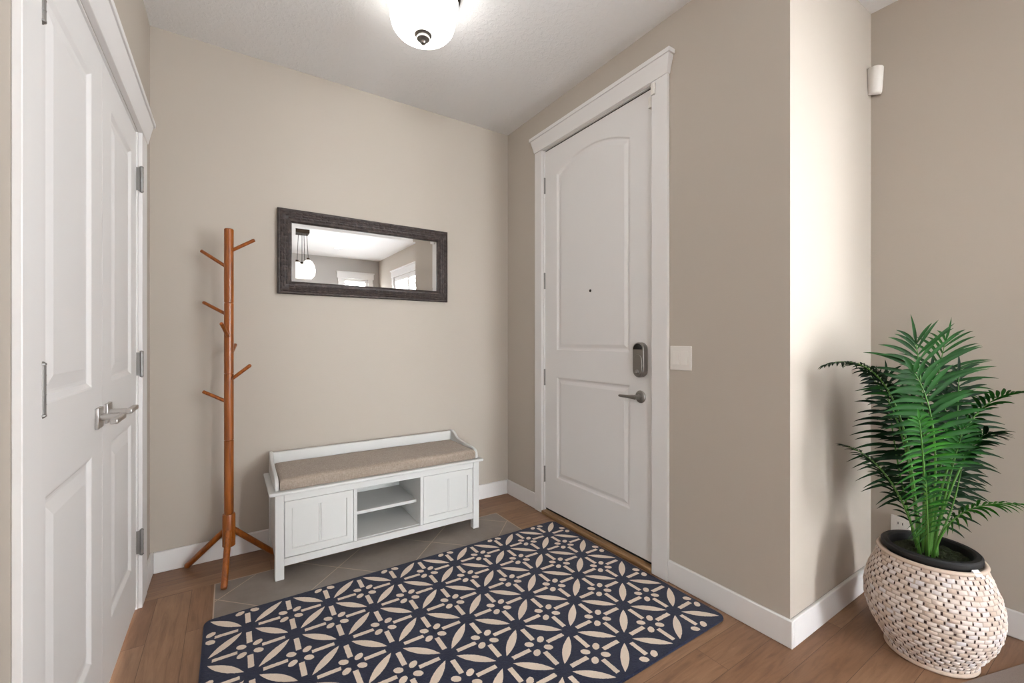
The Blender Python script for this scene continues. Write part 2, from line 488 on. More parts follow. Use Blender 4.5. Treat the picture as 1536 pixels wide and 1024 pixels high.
# leaf plates of the hinges are hidden in the jamb; lever handle
HY, HZ = -1.272, .874
rx = Matrix.Rotation(-PI/2, 3, 'Y')          # +z -> -x
m = MB(); m.lathe([(.033, 0), (.033, .004), (.029, .009), (.014, .012), (.012, .02), (.012, .05), (.0, .052)], (EX, HY, HZ), 28, rx)
hd = obj('door_handle', m, M['dark_nickel'], door1)
m = MB(); m.tube([(EX-.044, HY-.006, HZ), (EX-.046, HY+.01, HZ), (EX-.046, HY+.04, HZ-.001), (EX-.044, HY+.1, HZ-.002), (EX-.042, HY+.112, HZ-.002)], [.011, .0115, .009, .0075, .006], 12)
obj('lever', m, M['dark_nickel'], hd)
# keypad deadbolt, inside half
def stadium(w, h, n=10):
    r = w/2; P = []
    for i in range(n+1): t = PI*i/n; P.append((r*math.cos(t), h/2-r+r*math.sin(t)))
    for i in range(n+1): t = PI+PI*i/n; P.append((r*math.cos(t), -h/2+r+r*math.sin(t)))
    return P
LY, LZ = -1.283, 1.068
lf = lambda p, d: Vector((EX-d, LY-p[0], LZ+p[1]))
m = MB(); m.prism(stadium(.074, .182), lf, 0, .036)
dl = obj('deadbolt', m, M['dark_nickel'], door1, bevel=.006, segs=3)
m = MB(); m.prism([(a, b) for a, b in stadium(.06, .168)if b > .004], lf, .036, .0385)
bl = obj('battery_cover', m, M['gloss_black'], dl, bevel=.001)
m = MB(); m.prism([(a, b-.028) for a, b in stadium(.056, .112)], lf, .036, .0405)
obj('thumb_plate', m, M['dark_nickel'], dl, bevel=.002)
m = MB(); m.lathe([(.011, 0), (.011, .006), (.007, .009), (0, .009)], lf((0, -.062), .0405), 18, rx)
obj('lock_button', m, M['hinge'], dl)
m = MB(); m.lathe([(.0085, 0), (.0085, .002), (.006, .003), (.0055, .001), (0, .001)], (EX, -.893, 1.466), 18, rx)
obj('peephole', m, M['bronze'], door1)
m = MB(); m.box(EX+.006, EX+.04, DY0-.004, DY1+.004, .02, .036)
obj('dark_gap_strip', m, M['gap_dark'], door1)  # added black strip: shade of the gap under the door, blocks outside light
m = MB(); m.box(EX+.002, EX+.05, DY0-.004, DY1+.004, .034+Hd+.0005, DT-.003)
m.box(EX+.046, EX+.075, DY0, DY0-.02, .03, DT); m.box(EX+.046, EX+.075, DY1, DY1+.02, .03, DT)
obj('dark_gap_filler', m, M['gap_dark'], door1)  # added black strips: shade of the head gap, block outside light

# entry casing with flared head and cap
def casing(name, label, fn, a0, a1, z1, wl, wr, th, capz, over, ov0, jd):
    """fn(out, along, z) -> world; opening a0..a1 (a0<a1), head bottom z1"""
    m = MB()
    def bx(o0, o1, s0, s1, za, zb): m.hexa([fn(o0, s0, za), fn(o1, s0, za), fn(o1, s1, za), fn(o0, s1, za)], [fn(o0, s0, zb), fn(o1, s0, zb), fn(o1, s1, zb), fn(o0, s1, zb)])
    bx(0, th, a0-wl, a0, 0, z1); bx(0, th, a1, a1+wr, 0, z1)
    # jambs
    bx(-.10, .0, a0-.001, a0+.0035, 0, z1); bx(-.10, .0, a1-.0035, a1+.001, 0, z1); bx(-.10, .0, a0, a1, z1-.003, z1+.001)
    sL, sR = a0-wl-.003, a1+wr+.003
    t2 = th+.004; t3 = th+.022
    m.hexa([fn(0, sL, z1), fn(t2, sL, z1), fn(t2, sR, z1), fn(0, sR, z1)],
           [fn(0, sL-over, capz), fn(t3, sL-over, capz), fn(t3, sR+over, capz), fn(0, sR+over, capz)])
    bx(0, t3+.006, sL-over-ov0, sR+over+ov0, capz, capz+.022)
    return struct(name, m, M['trim'], label, 'door casing', bevel=.0025)
casing('trim_1', 'white entry door casing with a flared head and cap', lambda o, s, z: Vector((-o, s, z)), DY1, DY0, DT, .094, .076, .018, 2.545, .02, .008, .1)
m = MB(); m.box(-.022, .12, DY1+.004, DY0-.004, 0, .02)
struct('trim_2', m, M['threshold'], 'oak threshold strip under the entry door', 'threshold', bevel=.004)

# closet doors
CX = -2.131
SEAM = -.935
cp = [(.245, None), (1.02, None)]
def closet(name, label, ya, yb):
    """ya<yb in y ; s from ya"""
    W = yb-ya; fn = lambda s, t, n: Vector((CX+n, ya+s, .014+t))
    s0, s1 = (.095, W-.12) if ya < -1.2 else (.125, W-.1)
    pans = [(.198, [(s0, .812), (s1, .812)]), (1.012, [(s0, 1.942), (s1, 1.942)])]
    mm = panelled(W, CT-.022, .035, s0, s1, pans, fn, [(0, 0), (.005, -.001), (.016, -.009), (.022, -.010), (.028, -.0095), (.062, -.002), (.064, -.002)])
    return struct(name, mm, M['door'], label, 'door', angle=12, origin=(CX, ya, 0))
d2 = closet('door_2', 'white closet door leaf nearest the camera with lever at its right edge', CY1+.006, SEAM-.0015)
d3 = closet('door_3', 'white closet door leaf beside the back corner with lever at its left edge', SEAM+.0015, CY0-.006)
for z in (1.87, 1.066, .29):
    hinge(d3, -2.112, CY0-.004, z, .1, (-2.130, -2.113, CY0-.0058, CY0-.0036))
    hinge(d2, -2.1115, CY1+.004, z, .1)
def closet_lever(parent, y, dirn):
    z = .93; ry = Matrix.Rotation(PI/2, 3, 'Y')
    m = MB(); m.box(CX, CX+.009, y-.032, y+.032, z-.032, z+.032)
    h = obj('door_handle', m, M['nickel'], parent, bevel=.002)
    m = MB(); m.tube([(CX+.009, y, z), (CX+.052, y, z)], .0105, 16)
    obj('spindle', m, M['nickel'], h)
    m = MB(); m.box(CX+.048, CX+.066, y-dirn*.011, y+dirn*.115, z-.0075, z+.0075)
    obj('lever', m, M['nickel'], h, bevel=.003)
closet_lever(d2, SEAM-.06, -1); closet_lever(d3, SEAM+.06, 1)
casing('trim_3', 'white closet door casing with a capped head', lambda o, s, z: Vector((XL+o, s, z)), CY1, CY0, CT, .10, .13, .015, 2.165, .008, .02, .1)

# ------------------------------------------------------------------ windows
def window(name, label, s0, s1, z0, z1, fn, cw=.095, bars=(1, 0), frame_mat='trim'):
    """fn(s, out, z); 'out' > 0 into the room. top-level = frame with casing"""
    def bx(m, sa, sb, o0, o1, za, zb):
        lo = [fn(sa, o0, za), fn(sb, o0, za), fn(sb, o1, za), fn(sa, o1, za)]; hi = [fn(sa, o0, zb), fn(sb, o0, zb), fn(sb, o1, zb), fn(sa, o1, zb)]
        m.hexa(lo, hi)
    m = MB()
    bx(m, s0-cw, s0, 0, .02, max(0, z0-cw), z1); bx(m, s1, s1+cw, 0, .02, max(0, z0-cw), z1)
    bx(m, s0-cw-.02, s1+cw+.02, 0, .028, z1, z1+.11); bx(m, s0-cw-.03, s1+cw+.03, 0, .045, z1+.11, z1+.132)
    if z0 > .2: bx(m, s0-cw-.01, s1+cw+.01, 0, .03, z0-.09, z0)
    w = struct(name, m, M[frame_mat], label, 'window', bevel=.002, origin=fn((s0+s1)/2, 0, z0))
    m = MB(); f = .045
    bx(m, s0, s0+f, -.09, -.03, z0, z1); bx(m, s1-f, s1, -.09, -.03, z0, z1)
    bx(m, s0+f, s1-f, -.09, -.03, z0, z0+f); bx(m, s0+f, s1-f, -.09, -.03, z1-f, z1)
    for k in range(1, bars[0]): c = s0+(s1-s0)*k/bars[0]; bx(m, c-.02, c+.02, -.085, -.035, z0+f, z1-f)
    obj('window_frame', m, M[frame_mat], w, bevel=.002)
    m = MB(); bx(m, s0+f, s1-f, -.065, -.06, z0+f, z1-f)
    obj('pane', m, M['glass'], w, smooth=False)
    return w, bx
far_fn = lambda s, o, z: Vector((s, YF+o, z))
window('window_1', 'narrow bright patio window on the far wall seen in the mirror', *W_FAR, far_fn)
window('fill_window', 'added unseen window on the far wall for fill light', *W_FILL, far_fn, bars=(2, 0))
w2, bx = window('window_2', 'shuttered side window of the living room seen in the mirror', *W_SIDE, lambda s, o, z: Vector((XR-o, s, z)), bars=(3, 0))
for (a, b) in ((-5.245, -4.49), (-4.48, -3.72), (-3.71, -2.955)):
    m = MB(); z0, z1 = .605, 2.295
    bx(m, a, a+.045, -.025, .0, z0, z1); bx(m, b-.045, b, -.025, 0, z0, z1); bx(m, a+.045, b-.045, -.025, 0, z0, z0+.08); bx(m, a+.045, b-.045, -.025, 0, z1-.08, z1)
    sh = obj('shutter', m, M['trim'], w2, bevel=.002)
    m = MB(); n = 18
    for k in range(n):
        zc = z0+.08+(z1-z0-.16)*(k+.5)/n; dz, dx = .012, .032
        f = lambda s, o, z: Vector((XR-o, s, z))
        m.hexa([f(a+.046, -.0125-dx, zc-dz), f(b-.046, -.0125-dx, zc-dz), f(b-.046, -.0125+dx, zc+dz-.006), f(a+.046, -.0125+dx, zc+dz-.006)],
               [f(a+.046, -.0125-dx, zc-dz+.006), f(b-.046, -.0125-dx, zc-dz+.006), f(b-.046, -.0125+dx, zc+dz), f(a+.046, -.0125+dx, zc+dz)])
    obj('louver', m, M['trim'], sh)

# ------------------------------------------------------------------ rug and mat
def round_rect(x0, x1, y0, y1, r, n=6):
    P = []
    for cx, cy, a in ((x1-r, y1-r, 0), (x0+r, y1-r, PI/2), (x0+r, y0+r, PI), (x1-r, y0+r, 3*PI/2)):
        for i in range(n+1): t = a+PI/2*i/n; P.append((cx+r*math.cos(t), cy+r*math.sin(t)))
    return P
m = MB(); rr = round_rect(RUG[0], RUG[1], RUG[3], RUG[2], .035)
m.prism(rr, lambda p, d: Vector((p[0], p[1], d)), .0005, .011)
tag(obj('area_rug', m, M['rug'], bevel=.004, origin=(RUG[1], RUG[2], 0)), 'navy rug with a cream star and leaf lattice in front of the entry door', 'rug')
m = MB()
def matf(p, d):
    c, s = math.cos(math.radians(-17.3)), math.sin(math.radians(-17.3))
    return Vector((.306+p[0]*c-p[1]*s, -2.411+p[0]*s+p[1]*c, d))
m.prism(round_rect(-.42, .46, -.62, 0, .02), matf, .0005, .006)
tag(obj('floor_mat', m, M['mat'], bevel=.002, origin=(.306, -2.411, 0)), 'flat taupe mat corner on the floor in front of the woven planter', 'mat')

# ------------------------------------------------------------------ storage bench
BL, BR, BF, BB = -1.607, -.484, -.423, -.03
bench = thing('storage_bench', 'white storage bench with low back and two panelled doors under the mirror', 'bench', ((BL+BR)/2, (BF+BB)/2, 0))
lw = .04
for x in (BL, BR-lw):
    for y in (BF, BB-lw):
        m = MB(); m.box(x, x+lw, y, y+lw, 0, .414); obj('leg', m, M['bench'], bench, bevel=.003)
m = MB(); m.box(BL-.026, BR+.026, BF-.012, BB, .414, .43)
obj('top_board', m, M['bench'], bench, bevel=.005, segs=3)
m = MB(); m.box(BL+lw, BR-lw, BF+.004, BF+.024, .378, .414)
obj('top_rail', m, M['bench'], bench, bevel=.0015)
m = MB(); m.box(BL+lw, BR-lw, BF+.002, BF+.024, .064, .1)
obj('bottom_rail', m, M['bench'], bench, bevel=.002)
for x in (BL+.006, BR-.022):
    m = MB(); m.box(x, x+.016, BF+lw, BB-lw, .075, .414); obj('side_panel', m, M['bench'], bench, bevel=.001)
OL, OR = -1.22, -.866
m = MB(); m.box(BL+.022, BR-.022, BF+.024, BB-.012, .088, .103); obj('bottom_board', m, M['bench'], bench)
m = MB(); m.box(BL+.022, BR-.022, BB-.012, BB-.002, .088, .414); obj('back_panel', m, M['bench'], bench)
for x in (OL-.018, OR):
    m = MB(); m.box(x, x+.018, BF+.006, BB-.012, .1, .414); obj('divider', m, M['bench'], bench, bevel=.001)
m = MB(); m.box(OL, OR, BF+.072, BB-.012, .213, .231); obj('shelf', m, M['bench'], bench, bevel=.002)
def bench_door(xa, xb):
    z0, z1 = .1025, .3755
    f = lambda s, t, n: Vector((xa+s, BF+.007-n, z0+t))
    mm = panelled(xb-xa, z1-z0, .016, .032, xb-xa-.032, [(.036, [(.032, z1-z0-.036), (xb-xa-.032, z1-z0-.036)])], f, [(0, 0), (.0015, -.006), (.003, -.0075)])
    d = obj('door', mm, M['bench'], bench, angle=15)
    c = (xa+xb)/2
    m = MB()
    for x in (c-.0045, c+.0045): m.tube([(x, BF+.0145, z0+.04), (x, BF+.0145, z1-.04)], .0022, 8)
    obj('bead', m, M['bench'], d)
bench_door(BL+lw+.003, OL-.02); bench_door(OR+.02, BR-lw-.003)
# back rest and scrolled arms
m = MB(); m.box(BL+.016, BR-.016, BB-.02, BB, .43, .543)
obj('backrest', m, M['bench'], bench, bevel=.004)
armp = [(BB, .43), (BB, .548), (BB-.03, .549), (BB-.062, .54), (BB-.085, .522), (BB-.11, .51), (BB-.15, .504), (BB-.25, .497), (BB-.33, .491), (BB-.358, .484), (BB-.375, .468), (BB-.38, .45), (BB-.38, .43)]
for x in (BL, BR-.018):
    m = MB(); m.prism([(a, b) for a, b in armp], lambda p, d: Vector((x+d, p[0], p[1])), 0, .018)
    obj('arm', m, M['bench'], bench, bevel=.005, segs=3)
# cushion: rounded, slightly domed slab
def cushion(x0, x1, y0, y1, z0, z1):
    m = MB(); nx, ny = 48, 18; r = .016
    def sup(f): return 1-abs(2*f-1)**8
    top = []
    for i in range(nx+1):
        for j in range(ny+1):
            fx, fy = i/nx, j/ny
            # concentrate samples near the borders
            gx = .5-.5*math.cos(PI*fx); gy = .5-.5*math.cos(PI*fy)
            x = x0+(x1-x0)*gx; y = y0+(y1-y0)*gy
            e = min(x-x0, x1-x, y-y0, y1-y)
            k = math.sqrt(max(0, 1-max(0, 1-e/r)**2))
            dome = .006*math.sin(PI*gx)**.5*math.sin(PI*gy)**.5
            wob = .0015*math.sin(x*23+1)*math.sin(y*31)
            top.append((x, y, z1-r+r*k+(dome+wob)*min(1, e/.03)))
    idx = lambda i, j: i*(ny+1)+j
    fs = [(idx(i, j), idx(i+1, j), idx(i+1, j+1), idx(i, j+1)) for i in range(nx) for j in range(ny)]
    m.add(top, fs)
    ring = [(i, 0) for i in range(nx+1)]+[(nx, j) for j in range(1, ny+1)]+[(i, ny) for i in range(nx-1, -1, -1)]+[(0, j) for j in range(ny-1, 0, -1)]
    a = [top[idx(*p)] for p in ring]
    b = [(p[0], p[1], z0+.004) for p in a]; cx, cy = (x0+x1)/2, (y0+y1)/2
    c = [(cx+(p[0]-cx)*.993, cy+(p[1]-cy)*.98, z0) for p in a]
    n = len(ring)
    m.add(a+b+c, [(k+o*n, (k+1) % n+o*n, (k+1) % n+(o+1)*n, k+(o+1)*n) for o in range(2) for k in range(n)]+[tuple(range(2*n, 3*n))])
    return m
cu = obj('bench_cushion', cushion(BL+.022, BR-.022, BF+.01, BB-.024, .431, .487), M['linen'], origin=((BL+BR)/2, (BF+BB)/2, .43), angle=80)
tag(cu, 'taupe linen seat cushion lying on the white storage bench', 'cushion')

# ------------------------------------------------------------------ coat rack
RX, RY = -1.794, -.157
rack = thing('coat_rack', 'honey brown wooden coat rack with peg branches on a tripod base', 'coat rack', (RX, RY, 0))
rp = .0212
prof = [(rp, .2)]
for zj in (.66, 1.0, 1.36): prof += [(rp, zj-.0025), (rp-.0025, zj-.001), (rp-.0025, zj+.001), (rp, zj+.0025)]
prof += [(rp, 1.735), (rp-.003, 1.739)]
m = MB(); m.lathe(prof, (RX, RY, 0), 24); obj('pole', m, M['stain'], rack)
m = MB(); m.lathe([(.024, .118), (.0285, .122), (.0285, .278), (.0265, .284), (.022, .285)], (RX, RY, 0), 28); obj('hub', m, M['stain'], rack)
for (fx, fy) in ((-1.975, -.034), (-1.813, -.377), (-1.592, -.105)):
    d = Vector((fx-RX, fy-RY, 0)).normalized()
    a = Vector((RX, RY, .205))+d*.012; b = Vector((fx, fy, .012))
    ax = (b-a).normalized()
    m = MB(); m.tube([a, b-ax*.004, b+ax*.002], [.0148, .0145, .012], 16); obj('leg', m, M['stain'], rack)
TH = .992555
fwv = Vector((math.cos(TH), math.sin(TH), 0)); rtv = Vector((math.sin(TH), -math.cos(TH), 0))
for (z, sx, sd, dz) in ((1.628, .125, .01, .056), (1.545, -.128, -.02, .078), (1.302, -.138, .01, .062), (1.188, .049, -.13, .062),
                        (1.085, -.036, .11, .062), (.968, .122, -.02, .075), (.857, -.118, -.02, .052)):
    d = rtv*sx+fwv*sd; hz = d.normalized()
    a = Vector((RX, RY, z))+hz*.012; b = Vector((RX, RY, z))+d+Vector((0, 0, dz)); ax = (b-a).normalized()
    m = MB(); m.tube([a, b-ax*.003, b], [.0088, .0086, .007], 14); obj('peg', m, M['stain'], rack)

# ------------------------------------------------------------------ mirror
MX0, MX1, MZ0, MZ1 = -1.564, -.516, 1.436, 1.924
mir = thing('wall_mirror', 'landscape wall mirror in a dark carved frame above the bench', 'mirror', ((MX0+MX1)/2, -.002, MZ0))
fw_ = .074
def frame_side(corners_out, corners_in):
    """profile across the frame: raised outer lip, sloping carved band, inner lip"""
    m = MB(); prof = [(0, .001), (0, .026), (.004, .030), (.010, .030), (.013, .027), (.056, .021), (.060, .024), (.070, .022), (.074, .016), (.074, .001)]
    rows = []
    for (d, h) in prof:
        t = d/fw_
        rows.append([(corners_out[k][0]*(1-t)+corners_in[k][0]*t, -h, corners_out[k][1]*(1-t)+corners_in[k][1]*t) for k in range(2)])
    n = len(rows); vs = [p for r in rows for p in r]
    m.add(vs, [(2*i, 2*i+1, 2*i+3, 2*i+2) for i in range(n-1)]+[(0, 1, 2*n-1, 2*n-2), tuple(2*i for i in range(n)), tuple(2*i+1 for i in range(n))[::-1]])
    # carved pillows in three rows along the band
    o = Vector(corners_out[0]); a = Vector(corners_out[1])-o; ln = a.length; a.normalize(); b = Vector((-a.y, a.x))
    for r in range(3):
        d0 = .0145+r*.0138; d1 = d0+.0128; cnt = int((ln-2*d1)/.0335); st = (ln-2*d1)/cnt
        for k in range(cnt):
            u0 = d1+k*st+.0012+(.5*st if r % 2 and k < cnt-1 else 0); u1 = u0+st-.0024; hb = lambda d: .027-(d-.013)*.14-.001
            P = lambda u, d, h: ((o+a*u+b*d).x, -h, (o+a*u+b*d).y)
            up = .0045+random.uniform(-.0008, .0008); e = .003
            m.hexa([P(u0, d0, hb(d0)), P(u1, d0, hb(d0)), P(u1, d1, hb(d1)), P(u0, d1, hb(d1))],
                   [P(u0+e, d0+e, hb(d0)+up), P(u1-e, d0+e, hb(d0)+up), P(u1-e, d1-e, hb(d1)+up), P(u0+e, d1-e, hb(d1)+up)])
    return m
O = [(MX0, MZ0), (MX1, MZ0), (MX1, MZ1), (MX0, MZ1)]; I = [(MX0+fw_, MZ0+fw_), (MX1-fw_, MZ0+fw_), (MX1-fw_, MZ1-fw_), (MX0+fw_, MZ1-fw_)]
for k in range(4):
    obj('frame', frame_side((O[k], O[(k+1) % 4]), (I[k], I[(k+1) % 4])), M['frame'], mir, angle=60)
m = MB(); bw = .024; tilt = math.tan(math.radians(.31)); zc = (MZ0+MZ1)/2
def gy(z, k): return -(.009+(z-zc)*tilt)-k
a0, a1, b0, b1 = MX0+fw_-.004, MX1-fw_+.004, MZ0+fw_-.004, MZ1-fw_+.004
ou = [(a0, b0), (a1, b0), (a1, b1), (a0, b1)]; inn = [(a0+bw, b0+bw), (a1-bw, b0+bw), (a1-bw, b1-bw), (a0+bw, b1-bw)]
vs = [(x, gy(z, 0), z) for x, z in ou]+[(x, gy(z, .0016), z) for x, z in inn]+[(x, gy(z, -.005), z) for x, z in ou]
m.add(vs, [(0, 1, 5, 4), (1, 2, 6, 5), (2, 3, 7, 6), (3, 0, 4, 7), (4, 5, 6, 7), (0, 1, 9, 8), (1, 2, 10, 9), (2, 3, 11, 10), (3, 0, 8, 11), (8, 9, 10, 11)])
obj('mirror_glass', m, M['mirror'], mir, smooth=False)

# ------------------------------------------------------------------ ceiling light
LX, LYc = -1.06, -.95
cl = thing('ceiling_light', 'flush ceiling light with a white glass bowl and metal finial', 'ceiling light', (LX, LYc, H))
m = MB(); m.lathe([(.165, H), (.168, H-.008), (.168, H-.022), (.15, H-.036), (.06, H-.04)], (LX, LYc, 0), 48); obj('ceiling_pan', m, M['bronze'], cl)
bowl = [(.132, H-.03), (.150, H-.044), (.158, H-.058), (.156, H-.070), (.149, H-.085), (.146, H-.11), (.143, H-.14), (.136, H-.165), (.122, H-.183), (.098, H-.194), (.06, H-.199), (.012, H-.200)]
inner = [(max(.008, r-.004), z+.003) for r, z in bowl][::-1]
m = MB(); m.lathe(bowl+inner, (LX, LYc, 0), 48, cap=False); obj('glass_bowl', m, M['bowl'], cl, angle=80)
m = MB(); m.lathe([(r*1.75, H-.196-(z-.196)*1.0) for r, z in ((.002, .190), (.0215, .1945), (.0225, .199), (.019, .203), (.0155, .2045), (.017, .210), (.0165, .219), (.011, .226), (.0075, .228), (.0085, .232), (.006, .239), (.0003, .241))], (LX, LYc, 0), 28)
obj('finial', m, M['dark_nickel'], cl)

# ------------------------------------------------------------------ switch, sensors, outlet
sw = thing('light_switch', 'white double light switch plate beside the entry door casing', 'light switch', (0, -1.525, 1.084))
m = MB(); m.box(-.006, 0, -1.583, -1.467, 1.027, 1.142); obj('switch_plate', m, M['plastic'], sw, bevel=.003, segs=3)
for y in (-1.548, -1.502):
    m = MB(); m.hexa([(-.006, y-.017, 1.052), (-.006, y+.017, 1.052), (-.006, y+.017, 1.118), (-.006, y-.017, 1.118)], [(-.0115, y-.0165, 1.0525), (-.0115, y+.0165, 1.0525), (-.0072, y+.0165, 1.1175), (-.0072, y-.0165, 1.1175)])
    obj('rocker', m, M['plastic'], sw, bevel=.001)
ds = thing('door_sensor', 'small white contact sensor at the upper right corner of the entry door', 'sensor', (0, -1.366, 2.42))
m = MB(); m.box(-.029, -.018, -1.392, -1.370, 2.392, 2.450); obj('sensor_body', m, M['plastic'], ds, bevel=.002)
m = MB(); m.box(-.006, EX, -1.356, -1.336, 2.348, 2.405); obj('magnet', m, M['plastic'], ds, bevel=.002)
# motion sensor in the corner
ms = thing('motion_detector', 'white corner motion sensor high on the wall above the palm', 'sensor', (XR, YB, 2.4))
c0 = Vector((XR-.0005, YB-.0005, 0)); dr = Vector((-1, -1, 0)).normalized(); sd = Vector((1, -1, 0)).normalized()
def ring(z, dep, wid):
    P = [c0+sd*(-wid)+dr*wid*1.02, c0+sd*wid+dr*wid*1.02]
    for i in range(7):
        t = -PI/2+PI*i/6
        P.append(c0+dr*(wid*1.02+dep*math.cos(t)*1.0)+sd*(-wid*.98*math.sin(t)))
    return [Vector((p.x, p.y, z)) for p in P]
m = MB(); rs = [ring(2.338, .014, .026), ring(2.345, .022, .029), ring(2.40, .027, .031), ring(2.455, .034, .032), ring(2.462, .028, .030)]
n = len(rs[0]); vs = [p for r in rs for p in r]
m.add(vs, [(i*n+k, i*n+(k+1) % n, (i+1)*n+(k+1) % n, (i+1)*n+k) for i in range(4) for k in range(n)]+[tuple(range(n))[::-1], tuple(range(4*n, 5*n))])
obj('sensor_body', m, M['plastic'], ms, angle=50)
m = MB(); r0 = ring(2.352, .0295, .02); r1 = ring(2.385, .0315, .021)
m.add(r0[2:]+r1[2:], [(k, k+1, 8+k, 7+k) for k in range(6)]); obj('lens', m, M['paper'], ms)
ot = thing('wall_outlet', 'white wall outlet behind the palm stems', 'outlet', (XR, -2.11, .3))
m = MB(); m.box(XR-.006, XR, -2.146, -2.076, .242, .357); obj('outlet_plate', m, M['plastic'], ot, bevel=.002)
for z in (.276, .323):
    m = MB(); m.box(XR-.008, XR-.006, -2.128, -2.094, z-.015, z+.015)
    o = obj('socket', m, M['plastic'], ot, bevel=.001)
    m = MB(); m.box(XR-.0084, XR-.0078, -2.121, -2.118, z-.003, z+.008); m.box(XR-.0084, XR-.0078, -2.105, -2.102, z-.003, z+.008)
    obj('slot', m, M['black'], o)

# ------------------------------------------------------------------ woven planter
PX, PY = .403, -2.3005
bk = thing('woven_planter', 'whitewashed woven belly planter in the corner holding the palm', 'planter', (PX, PY, 0))
bprof = [(z*1.07, r*.972) for z, r in ((0, .124), (.012, .132), (.03, .137), (.06, .158), (.1, .181), (.14, .194), (.175, .199), (.21, .198), (.25, .190), (.285, .177), (.315, .164), (.34, .154), (.348, .150))]
BZ = .348*1.07
def bR(z):
    for (z0, r0), (z1, r1) in zip(bprof, bprof[1:]):
        if z <= z1: f = (z-z0)/(z1-z0); f = f*f*(3-2*f)*.3+f*.7; return r0+(r1-r0)*f
    return bprof[-1][1]
m = MB()
pr = [(bR(BZ*i/40)-.0035, BZ*i/40) for i in range(41)]
m.lathe([(.02, .0005)]+[(pr[0][0], .0005)]+pr[1:]+[(.138, .370), (.138, .32), (.136, .2), (.1, .05), (.02, .03)], (PX, PY, 0), 72, cap=True)
obj('inner_shell', m, M['weave_in'], bk, angle=70)
m = MB(); chips = []
NR = 24
for i in range(NR):
    z0 = .014+.353*i/NR; z1 = .014+.353*(i+1)/NR; zc = (z0+z1)/2
    n = 38; sh = (i % 2)*.5+random.uniform(-.12, .12)
    for k in range(n):
        a0 = 2*PI*(k+sh+random.uniform(.0, .10))/n; a1 = 2*PI*(k+sh+.86+random.uniform(-.06, .06))/n
        out = random.uniform(.0025, .005); zz0 = z0+random.uniform(.0002, .0014); zz1 = z1-random.uniform(.0002, .0014)
        tl = random.uniform(-.0012, .0012)
        ring0 = []; cols = 4
        vs = []
        for c in range(cols+1):
            f = c/cols; a = a0+(a1-a0)*f; bulge = math.sin(PI*f)**.5*out if 0 < f < 1 else 0
            for (zz, h) in ((zz0, 0), (zz0+.0016, .8), (zc, 1), (zz1-.0016, .8), (zz1, 0)):
                zq = zz+tl*(f-.5)*2; r = bR(zq)-.0036+(bulge*h if 0 < c < cols else 0)+ (0.0004)
                vs.append((PX+r*math.cos(a), PY+r*math.sin(a), zq))
        o = len(m.v); m.add(vs, [(c*5+j, (c+1)*5+j, (c+1)*5+j+1, c*5+j+1) for c in range(cols) for j in range(4)])
        chips += [random.random()]*(cols*4)
        if random.random() < .8:                # dark hole between two strands
            b0 = a1+.0005; b1 = 2*PI*(k+1+sh+.03)/n+.001; r = .0022
            za, zb_ = zc-random.uniform(.003, .0055), zc+random.uniform(.003, .0055)
            m.cur = 1
            m.add([(PX+(bR(z)-r)*math.cos(a), PY+(bR(z)-r)*math.sin(a), z) for a, z in ((b0, za), (b1, za), (b1, zb_), (b0, zb_))], [(0, 1, 2, 3)])
            m.cur = 0; chips.append(0)
wv = obj('woven_shell', m, [M['weave'], M['weave_hole']], bk, angle=80)
at = wv.data.attributes.new('chip', 'FLOAT', 'FACE')
for i, v in enumerate(chips): at.data[i].value = v
m = MB(); m.lathe([(.112, .0005), (.127, .001), (.131, .006), (.130, .013), (.123, .016), (.112, .014)], (PX, PY, 0), 60); obj('foot_ring', m, M['weave'], bk, angle=80)
m = MB(); m.lathe([(.142, .362), (.151, .364), (.154, .370), (.151, .376), (.144, .377), (.1385, .374), (.1385, .364)], (PX, PY, 0), 60); obj('rim_ring', m, M['weave'], bk, angle=80)

# ------------------------------------------------------------------ palm
palm = thing('potted_palm', 'artificial green palm in a black pot inside the woven planter', 'plant', (PX, PY, .2))
m = MB(); m.lathe([(.04, .15), (.092, .15), (.115, .32), (.124, .366), (.126, .378), (.137, .3785), (.140, .385), (.139, .397), (.134, .402), (.121, .402), (.115, .396), (.113, .364), (.04, .358)], (PX, PY, 0), 56)
pot = obj('nursery_pot', m, M['black'], palm, angle=40)
m = MB(); sv = []; nr, ns = 10, 40
for i in range(nr+1):
    for k in range(ns):
        r = .112*i/nr; t = 2*PI*k/ns; sv.append((PX+r*math.cos(t), PY+r*math.sin(t), .374+random.uniform(-.006, .008)*(1 if i else 0)-.006*(i == nr)))
m.add(sv, [(i*ns+k, i*ns+(k+1) % ns, (i+1)*ns+(k+1) % ns, (i+1)*ns+k) for i in range(nr) for k in range(ns)])
obj('moss', m, M['soil'], palm)
# white tag hanging over the rim
ta = math.atan2(-.36, -.55)+.55
m = MB()
tg = lambda s, r, z: Vector((PX+r*math.cos(ta+s), PY+r*math.sin(ta+s), z))
m.hexa([tg(-.09, .1412, .376), tg(.09, .1412, .376), tg(.09, .156, .366), tg(-.09, .156, .366)], [tg(-.09, .1422, .384), tg(.09, .1422, .384), tg(.09, .158, .368), tg(-.09, .158, .368)])
obj('care_tag', m, M['paper'], pot)

